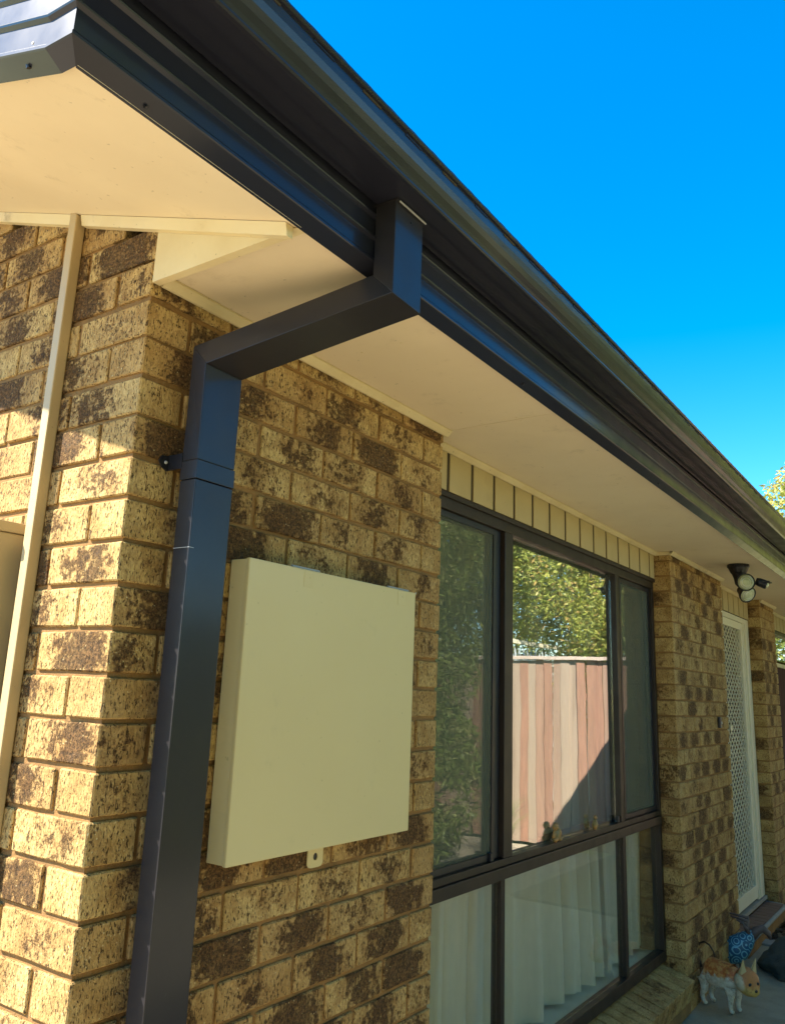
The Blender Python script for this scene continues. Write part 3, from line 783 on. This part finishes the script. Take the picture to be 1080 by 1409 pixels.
# ------------------------------------------------------------------ cat sculpture
def mat_cat():
    k = NT('rusty painted tin'); tc = k.n('ShaderNodeTexCoord').outputs['Object']
    sep = k.n('ShaderNodeSeparateXYZ', inp={0: tc})
    z = k.math('ADD', sep.outputs[2], k.math('MULTIPLY', k.math('SUBTRACT', k.noise(tc, 38, 4, .65), .5), .075))
    top = k.mix(k.ramp(k.noise(tc, 60, 4), .4, .6), (.42, .12, .03), (.56, .26, .07))
    low = k.mix(k.ramp(k.noise(tc, 50, 4), .4, .62), (.62, .56, .42), (.48, .42, .30))
    c = k.mix(k.ramp(z, .140, .160), low, top)
    c = k.mix(k.math('MULTIPLY', k.ramp(k.noise(tc, 90, 4, .7), .56, .66), .65), c, (.10, .055, .025))
    return k.done(k.bsdf(c, .5, .4, k.noise(tc, 120, 3), .0015, .6))
catm = mat_cat()
def skin(name, verts, edges, rads, mat, parent, sub=2, root=0):
    me = bpy.data.meshes.new(name); me.from_pydata(verts, edges, []); o = bpy.data.objects.new(name + '_tmp', me); C.objects.link(o)
    o.modifiers.new('s', 'SKIN').use_smooth_shade = True; o.modifiers.new('u', 'SUBSURF').levels = sub
    for i, r in enumerate(rads):
        rr = r if isinstance(r, tuple) else (r, r)
        me.skin_vertices[0].data[i].radius = rr
        me.skin_vertices[0].data[i].use_root = (i == root)
    dg = bpy.context.evaluated_depsgraph_get(); m2 = bpy.data.meshes.new_from_object(o.evaluated_get(dg)); m2.name = name
    bpy.data.objects.remove(o); m2.materials.clear(); m2.materials.append(mat)
    for p in m2.polygons: p.use_smooth = True
    r = bpy.data.objects.new(name, m2); C.objects.link(r); r.parent = parent
    return r
# local frame: +X towards the head, Z up; height ~0.25
cat = thing('cat_sculpture', 'rusty orange and white tin cat sculpture standing on the path by the wall', 'garden ornament', (.118, 3.895, G))
cat.rotation_euler = (0, 0, math.radians(-22)); cat.scale = (1.08, 1.15, 1.08)
V = [(-.088, 0, .150), (-.045, 0, .149), (.0, 0, .147), (.045, 0, .146), (.080, 0, .152), (.105, 0, .160)]
E_ = [(0, 1), (1, 2), (2, 3), (3, 4), (4, 5)]; Rr = [(.052, .058), (.058, .066), (.057, .065), (.054, .062), (.044, .050), (.030, .034)]
for sx, x0, j in ((-1, -.075, 0), (-1, -.075, 0), (1, .065, 3), (1, .065, 3)):
    pass
def leg(x, y, j, hind):
    b = len(V)
    if hind: L_ = [(x, y, .115), (x + .008, y * 1.1, .078), (x - .012, y * 1.1, .045), (x - .004, y * 1.1, .014), (x + .016, y * 1.1, .009)]; R_ = [.030, .021, .012, .010, .0115]
    else: L_ = [(x, y, .115), (x + .004, y * 1.05, .078), (x, y * 1.05, .042), (x + .002, y * 1.05, .013), (x + .018, y * 1.05, .009)]; R_ = [.028, .019, .0125, .0105, .0115]
    V.extend(L_); Rr.extend([(r, r) for r in R_]); E_.append((j, b)); E_.extend([(b + i, b + i + 1) for i in range(4)])
leg(-.078, .028, 0, True); leg(-.078, -.028, 0, True); leg(.062, .026, 3, False); leg(.062, -.026, 3, False)
skin('body', V, E_, Rr, catm, cat, 2, 2)
# head: lofted, turned a little towards the camera
hd = bpy.data.objects.new('head', None)
mb = MB(); rings = []
for t, wy, hz, cz in ((-.032, .014, .016, .002), (-.026, .030, .034, .002), (-.008, .040, .042, .0), (.012, .040, .041, -.002), (.028, .031, .031, -.008), (.038, .022, .020, -.014), (.046, .016, .013, -.017), (.049, .006, .006, -.017)):
    rings.append([(t, wy * math.cos(a) * (1 + .12 * math.cos(2 * a)), cz + hz * math.sin(a)) for a in [2 * math.pi * i / 16 for i in range(16)]])
mb.sweep(rings, True, True)
def mat_head():
    k = NT('painted tin head'); tc = k.n('ShaderNodeTexCoord').outputs['Object']; sep = k.n('ShaderNodeSeparateXYZ', inp={0: tc})
    z = k.math('ADD', sep.outputs[2], k.math('MULTIPLY', k.math('SUBTRACT', k.noise(tc, 60, 4), .5), .04))
    c = k.mix(k.ramp(z, -.012, .004), (.50, .33, .09), (.45, .17, .045))
    y = k.math('ABSOLUTE', sep.outputs[1]); c = k.mix(k.ramp(y, .031, .037), c, (.55, .46, .30))
    c = k.mix(k.math('MULTIPLY', k.ramp(k.noise(tc, 110, 4, .7), .55, .65), .5), c, (.15, .08, .03))
    return k.done(k.bsdf(c, .5, .4))
head = mb.build('head', mat_head(), cat, smooth=True); head.location = (.135, 0, .158); head.rotation_euler = (0, .26, math.radians(-12)); head.scale = (1.3, 1.3, 1.4)
for s in (-1, 1):
    mb = MB(); mb.sweep([[(-.004, s * .012, .030), (.010, s * .012, .030), (.006, s * .034, .026), (-.008, s * .034, .024)],
                         [(-.004, s * .020, .050), (.004, s * .020, .050), (.002, s * .031, .048), (-.005, s * .031, .047)],
                         [(-.002, s * .027, .073), (.0, s * .027, .073), (.0, s * .029, .072), (-.002, s * .029, .072)]], True, True)
    mb.build('ear', mat_paint('cream ear', (.55, .45, .25), (.5, .38, .18), .5), head)
    lump('eye', head, (.0335, s * .0165, .006), (.0035, .0065, .0060), M['black'], 1, 2, 0)
lump('nose', head, (.048, 0, -.009), (.004, .0065, .005), M['black'], 2, 2, 0)
mb = MB(); mb.tube([(.034, -.012, -.024), (.043, 0, -.026), (.034, .012, -.024)], .0016, 6); mb.build('mouth', M['black'], head)
mb = MB(); pts = [(-.112, 0, .150), (-.126, 0, .19), (-.128, 0, .225), (-.115, 0, .257), (-.088, 0, .270), (-.060, 0, .262), (-.040, 0, .240), (-.030, 0, .215)]
mb.tube(pts, [.007, .006, .0055, .005, .005, .0045, .004, .0035], 8); mb.build('tail', M['doorw'], cat, smooth=True)

# blue ornament behind the cat
def mat_blue():
    k = NT('blue swirl glaze'); tc = k.n('ShaderNodeTexCoord').outputs['Object']
    vo = k.n('ShaderNodeTexVoronoi', inp={'Vector': tc, 'Scale': 21, 'Randomness': .7})
    ringv = k.math('SINE', k.math('MULTIPLY', vo.outputs['Distance'], 24.0))
    c = k.mix(k.ramp(ringv, .35, .7), (.018, .10, .20), (.18, .42, .50))
    return k.done(k.bsdf(c, .3, .5))
bo = thing('rooster_ornament', 'blue swirl patterned bird ornament with brown neck and tail behind the cat sculpture', 'garden ornament', (.05, 4.62, G))
bo.rotation_euler = (0, 0, math.radians(20)); blm = mat_blue()
mb = MB(); rings = []
for t, w_, h_, cz in ((-.11, .012, .012, .10), (-.095, .035, .045, .10), (-.05, .055, .075, .105), (0, .058, .085, .12), (.04, .048, .075, .145), (.075, .03, .05, .18), (.09, .018, .03, .20)):
    rings.append([(t, w_ * math.cos(a), cz + h_ * math.sin(a)) for a in [2 * math.pi * i / 16 for i in range(16)]])
mb.sweep(rings, True, True); mb.build('body', blm, bo, smooth=True)
brm = mat_paint('weathered brown tin', (.13, .095, .085), (.09, .065, .06), .5, (.2, .16, .13), sc1=20)
MB().tube([(.07, 0, .19), (.10, 0, .225), (.135, 0, .24), (.165, 0, .215), (.175, 0, .185)], [.028, .026, .024, .018, .008], 10).build('neck', brm, bo, smooth=True)
for i in range(4):
    a = .5 + i * .22
    MB().tube([(.06, .006 * (i - 2), .20), (.06 - .05 * math.cos(a) + .02, .02 * (i - 1.5), .24 + .03 * i * .5), (.02 - .03 * i, .03 * (i - 1.5), .265 + .012 * i)], [.013, .011, .004], 8).build('feather', brm, bo, smooth=True)
for s in (-1, 1):
    MB().tube([(0, s * .025, .06), (.004, s * .028, .0)], .006, 8).build('leg', brm, bo)
# dark rock
rk = tag(lump('rock', None, (.33, 4.86, G + .045), (.20, .30, .105), M['rock'], 4, 4, .28, 1.4), 'low dark grey green rock on the path edge beside the bird ornament', 'rock')

# ------------------------------------------------------------------ paling fence across the yard (seen in the window)
fn = thing('paling_fence', 'brown timber paling fence reflected in the large window', 'fence')
YFN = 7.7
pm = []
for i in range(4):
    pm.append(MB().box((0, 0, 0), (.094, .016, 1.93)).mesh('paling')); pm[-1].materials.append(M['fence'])
for i in range(46):
    o = bpy.data.objects.new('paling', random.choice(pm)); C.objects.link(o); o.parent = fn
    o.location = (1.15 + i * .0975, YFN + (.0 if i % 2 else .004) , G + random.uniform(-.01, .008)); o.rotation_euler = (random.gauss(0, .003), random.gauss(0, .003), random.gauss(0, .02))
MB().box((1.13, YFN - .03, 2.025), (5.7, YFN + .06, 2.062)).build('capping', M['fcap'], fn, bevel=.003)
for z in (.45, 1.6): MB().box((1.13, YFN + .022, z), (5.7, YFN + .06, z + .07)).build('rail', M['fence'], fn)

mf = thing('metal_fence', 'pale blue metal side fence beyond the palings, reflected in the window', 'fence')
for i in range(56):
    MB().hexa([(3.0, 8.0 + i * .12, .05), (3.012, 8.0 + i * .12, .05), (3.012, 8.0 + i * .12 + .075, .05), (3.0, 8.0 + i * .12 + .075, .05),
               (3.0, 8.0 + i * .12, 2.2), (3.012, 8.0 + i * .12, 2.2), (3.012, 8.0 + i * .12 + .075, 2.08), (3.0, 8.0 + i * .12 + .075, 2.08)]).build('blade', M['bluem'], mf)
MB().box((2.985, 7.95, 2.25), (3.03, 14.9, 2.30)).build('rail', M['white'], mf)
for y in (7.96, 10.3, 12.6, 14.8): MB().box((2.98, y, .0), (3.04, y + .06, 2.25)).build('post', M['white'], mf)

# ------------------------------------------------------------------ vegetation
def leaf_cloud(clumps, n, size, seed, aspect=.35, droop=.3):
    rnd = random.Random(seed); vs = []; fs = []
    for c, r, wgt in clumps:
        for i in range(int(n * wgt)):
            while True:
                p = Vector((rnd.uniform(-1, 1), rnd.uniform(-1, 1), rnd.uniform(-1, 1)))
                if .25 < p.length < 1: break
            p = p * (p.length ** -.35)
            q = Vector(c) + Vector((p.x * r[0], p.y * r[1], p.z * r[2]))
            if noise.noise(q * 2.2) < -.25: continue
            d = Vector((rnd.gauss(0, 1), rnd.gauss(0, 1), rnd.gauss(-droop, .8))).normalized()
            sd_ = d.cross(Vector((rnd.gauss(0, 1), rnd.gauss(0, 1), rnd.gauss(0, 1)))).normalized()
            L = size * rnd.uniform(.6, 1.35); b = len(vs)
            vs += [q, q + d * L * .5 + sd_ * L * aspect * .5, q + d * L, q + d * L * .5 - sd_ * L * aspect * .5]
            fs.append((b, b + 1, b + 2, b + 3))
    return vs, fs
def plant(name, label, cat, loc, clumps, n, size, seed, mat, trunk_h, tr=.07, group=None, aspect=.35, limbs=5, droop=.3):
    t = thing(name, label, cat, loc, group)
    vs, fs = leaf_cloud(clumps, n, size, seed, aspect, droop)
    me = bpy.data.meshes.new('crown'); me.from_pydata([tuple(v) for v in vs], [], fs); me.materials.append(mat)
    o = bpy.data.objects.new('crown', me); C.objects.link(o); o.parent = t
    mb = MB(); mb.tube([(0, 0, -.05), (.03, .02, trunk_h * .5), (-.02, .03, trunk_h)], [tr * 1.3, tr, tr * .75], 8)
    rnd = random.Random(seed)
    for i in range(limbs):
        c, r, _ = clumps[i % len(clumps)]
        e = Vector(c) + Vector((rnd.uniform(-.5, .5) * r[0], rnd.uniform(-.5, .5) * r[1], rnd.uniform(-.2, .6) * r[2]))
        s_ = Vector((-.02, .03, trunk_h * rnd.uniform(.6, 1))); m_ = s_.lerp(e, .5) + Vector((rnd.uniform(-.1, .1), rnd.uniform(-.1, .1), .1))
        mb.tube([s_, m_, e], [tr * .6, tr * .35, tr * .12], 6)
    mb.build('trunk', M['bark'], t)
    return t
def crown(seed, R, zc_, h, k=9):
    rnd = random.Random(seed); out = []
    for i in range(k):
        a = rnd.uniform(0, 6.3); q = rnd.uniform(.2, .75) * R
        out.append(((q * math.cos(a), q * math.sin(a), zc_ + rnd.uniform(-.5, .5) * h), (R * rnd.uniform(.35, .6),) * 2 + (h * rnd.uniform(.22, .36),), 1 / k))
    return out
G_T = 'trees behind the paling fence'
plant('tree', 'yellow green leafy tree behind the middle of the paling fence', 'tree', (2.3, 10.0, 0), crown(1, 1.8, 3.5, 3.6, 18), 150000, .075, 1, M['leafA'], 2.4, group=G_T)
plant('tree', 'mid green tree behind the fence end nearest the house', 'tree', (1.5, 12.9, 0), crown(2, 1.7, 3.9, 4.2, 16), 80000, .09, 2, M['leafB'], 2.6, group=G_T)
plant('tree', 'yellow green tree beyond the pale metal side fence', 'tree', (4.6, 11.2, 0), crown(3, 2.0, 3.3, 4.2, 14), 60000, .085, 3, M['leafA'], 2.4, group=G_T)
plant('tree', 'tall mid green tree over the far end of the paling fence', 'tree', (6.3, 8.8, 0), crown(4, 1.8, 3.0, 4.0, 12), 30000, .12, 4, M['leafB'], 2.4, group=G_T)
plant('bamboo_shrub', 'tall fine leaved shrub in front of the paling fence reflected in the near window pane', 'shrub', (2.75, 5.75, 0), [((0, 0, .9), (.7, .5, .8), .3), ((.2, .1, 2.0), (.8, .55, .9), .35), ((0, 0, 3.1), (.8, .6, .9), .35)], 45000, .10, 5, M['leafB'], 2.0, .03, aspect=.16, droop=.6)
plant('tree', 'sunlit yellow green tree showing above the far end of the gutter', 'tree', (.35, 15.5, 0), crown(6, 1.9, 4.3, 2.8, 16), 60000, .11, 6, M['leafA'], 3.2)
# hedge on the far side of the yard
for i in range(7):
    plant('hedge_shrub', 'tall green hedge shrub across the yard, ' + ['nearest the street end', 'second from the street end', 'third from the street end', 'in the middle of the row', 'third from the paling fence', 'second from the paling fence', 'nearest the paling fence'][i], 'shrub', (5.0 + .15 * (i % 2), -5.5 + i * 1.65, 0), ([((0, 0, 1.3), (.9, 1.1, 1.4), .35), ((0, .1, 3.0), (.95, 1.15, 1.4), .35), ((.1, 0, 4.5), (.8, 1.0, 1.1), .3)] if i < 4 else [((0, 0, .9), (.9, 1.1, 1.0), .6), ((0, .1, 1.7), (.8, 1.0, .6), .4)]), 15000, .13, 20 + i, M['leafC' if i % 2 else 'leafB'], 3.6 if i < 4 else 1.5, .07, group='hedge on the far side of the yard')
for i, (x, y, sc_) in enumerate(((7.2, -3.6, 1.0), (7.6, .2, 1.15))):
    plant('tree', ['tall tree beyond the hedge at the near end, out of frame', 'tallest tree beyond the middle of the hedge, out of frame'][i], 'tree', (x, y, 0), crown(60 + i, 3.1 * sc_, 7.4 * sc_, 8.6, 20), 60000, .19, 60 + i, M['leafC' if i != 1 else 'leafB'], 4.5, .16)
# strappy grass clumps, flowers
def strappy(loc, seed, n=140, h=.75, label=''):
    rnd = random.Random(seed); mb = MB()
    for i in range(n):
        a = rnd.uniform(0, 6.3); L = h * rnd.uniform(.6, 1.1); o_ = rnd.uniform(0, .06); sp_ = rnd.uniform(.15, .55) * h; wd = .006
        dx, dy = math.cos(a), math.sin(a); rings = []
        for t in (0, .3, .6, .85, 1):
            r = o_ + sp_ * t ** 1.7; z = L * (t - .35 * t ** 3); ww = wd * (1 - t * .85)
            rings.append([(dx * r - dy * ww, dy * r + dx * ww, z), (dx * r + dy * ww, dy * r - dx * ww, z)])
        mb.sweep(rings)
    o = mb.build('strappy_plant', M['grass']); o.location = loc
    return tag(o, label, 'plant')
strappy((2.45, 6.9, .02), 1, 190, .85, 'strappy pale green grass clump before the palings, nearer the house')
strappy((2.75, 5.0, .02), 2, 190, .9, 'larger strappy grass clump beside the tall shrub')
fp = thing('flowering_plant', 'low plant with pink flowers at the foot of the tall shrub', 'plant', (2.75, 4.6, .02))
vs, fs = leaf_cloud([((0, 0, .22), (.25, .25, .22), 1)], 900, .06, 50); me = bpy.data.meshes.new('foliage'); me.from_pydata([tuple(v) for v in vs], [], fs); me.materials.append(M['leafB']); o = bpy.data.objects.new('foliage', me); C.objects.link(o); o.parent = fp
vs, fs = leaf_cloud([((0, 0, .32), (.24, .24, .16), 1)], 130, .06, 51, .8); me = bpy.data.meshes.new('flowers'); me.from_pydata([tuple(v) for v in vs], [], fs); me.materials.append(M['pink']); o = bpy.data.objects.new('flowers', me); C.objects.link(o); o.parent = fp
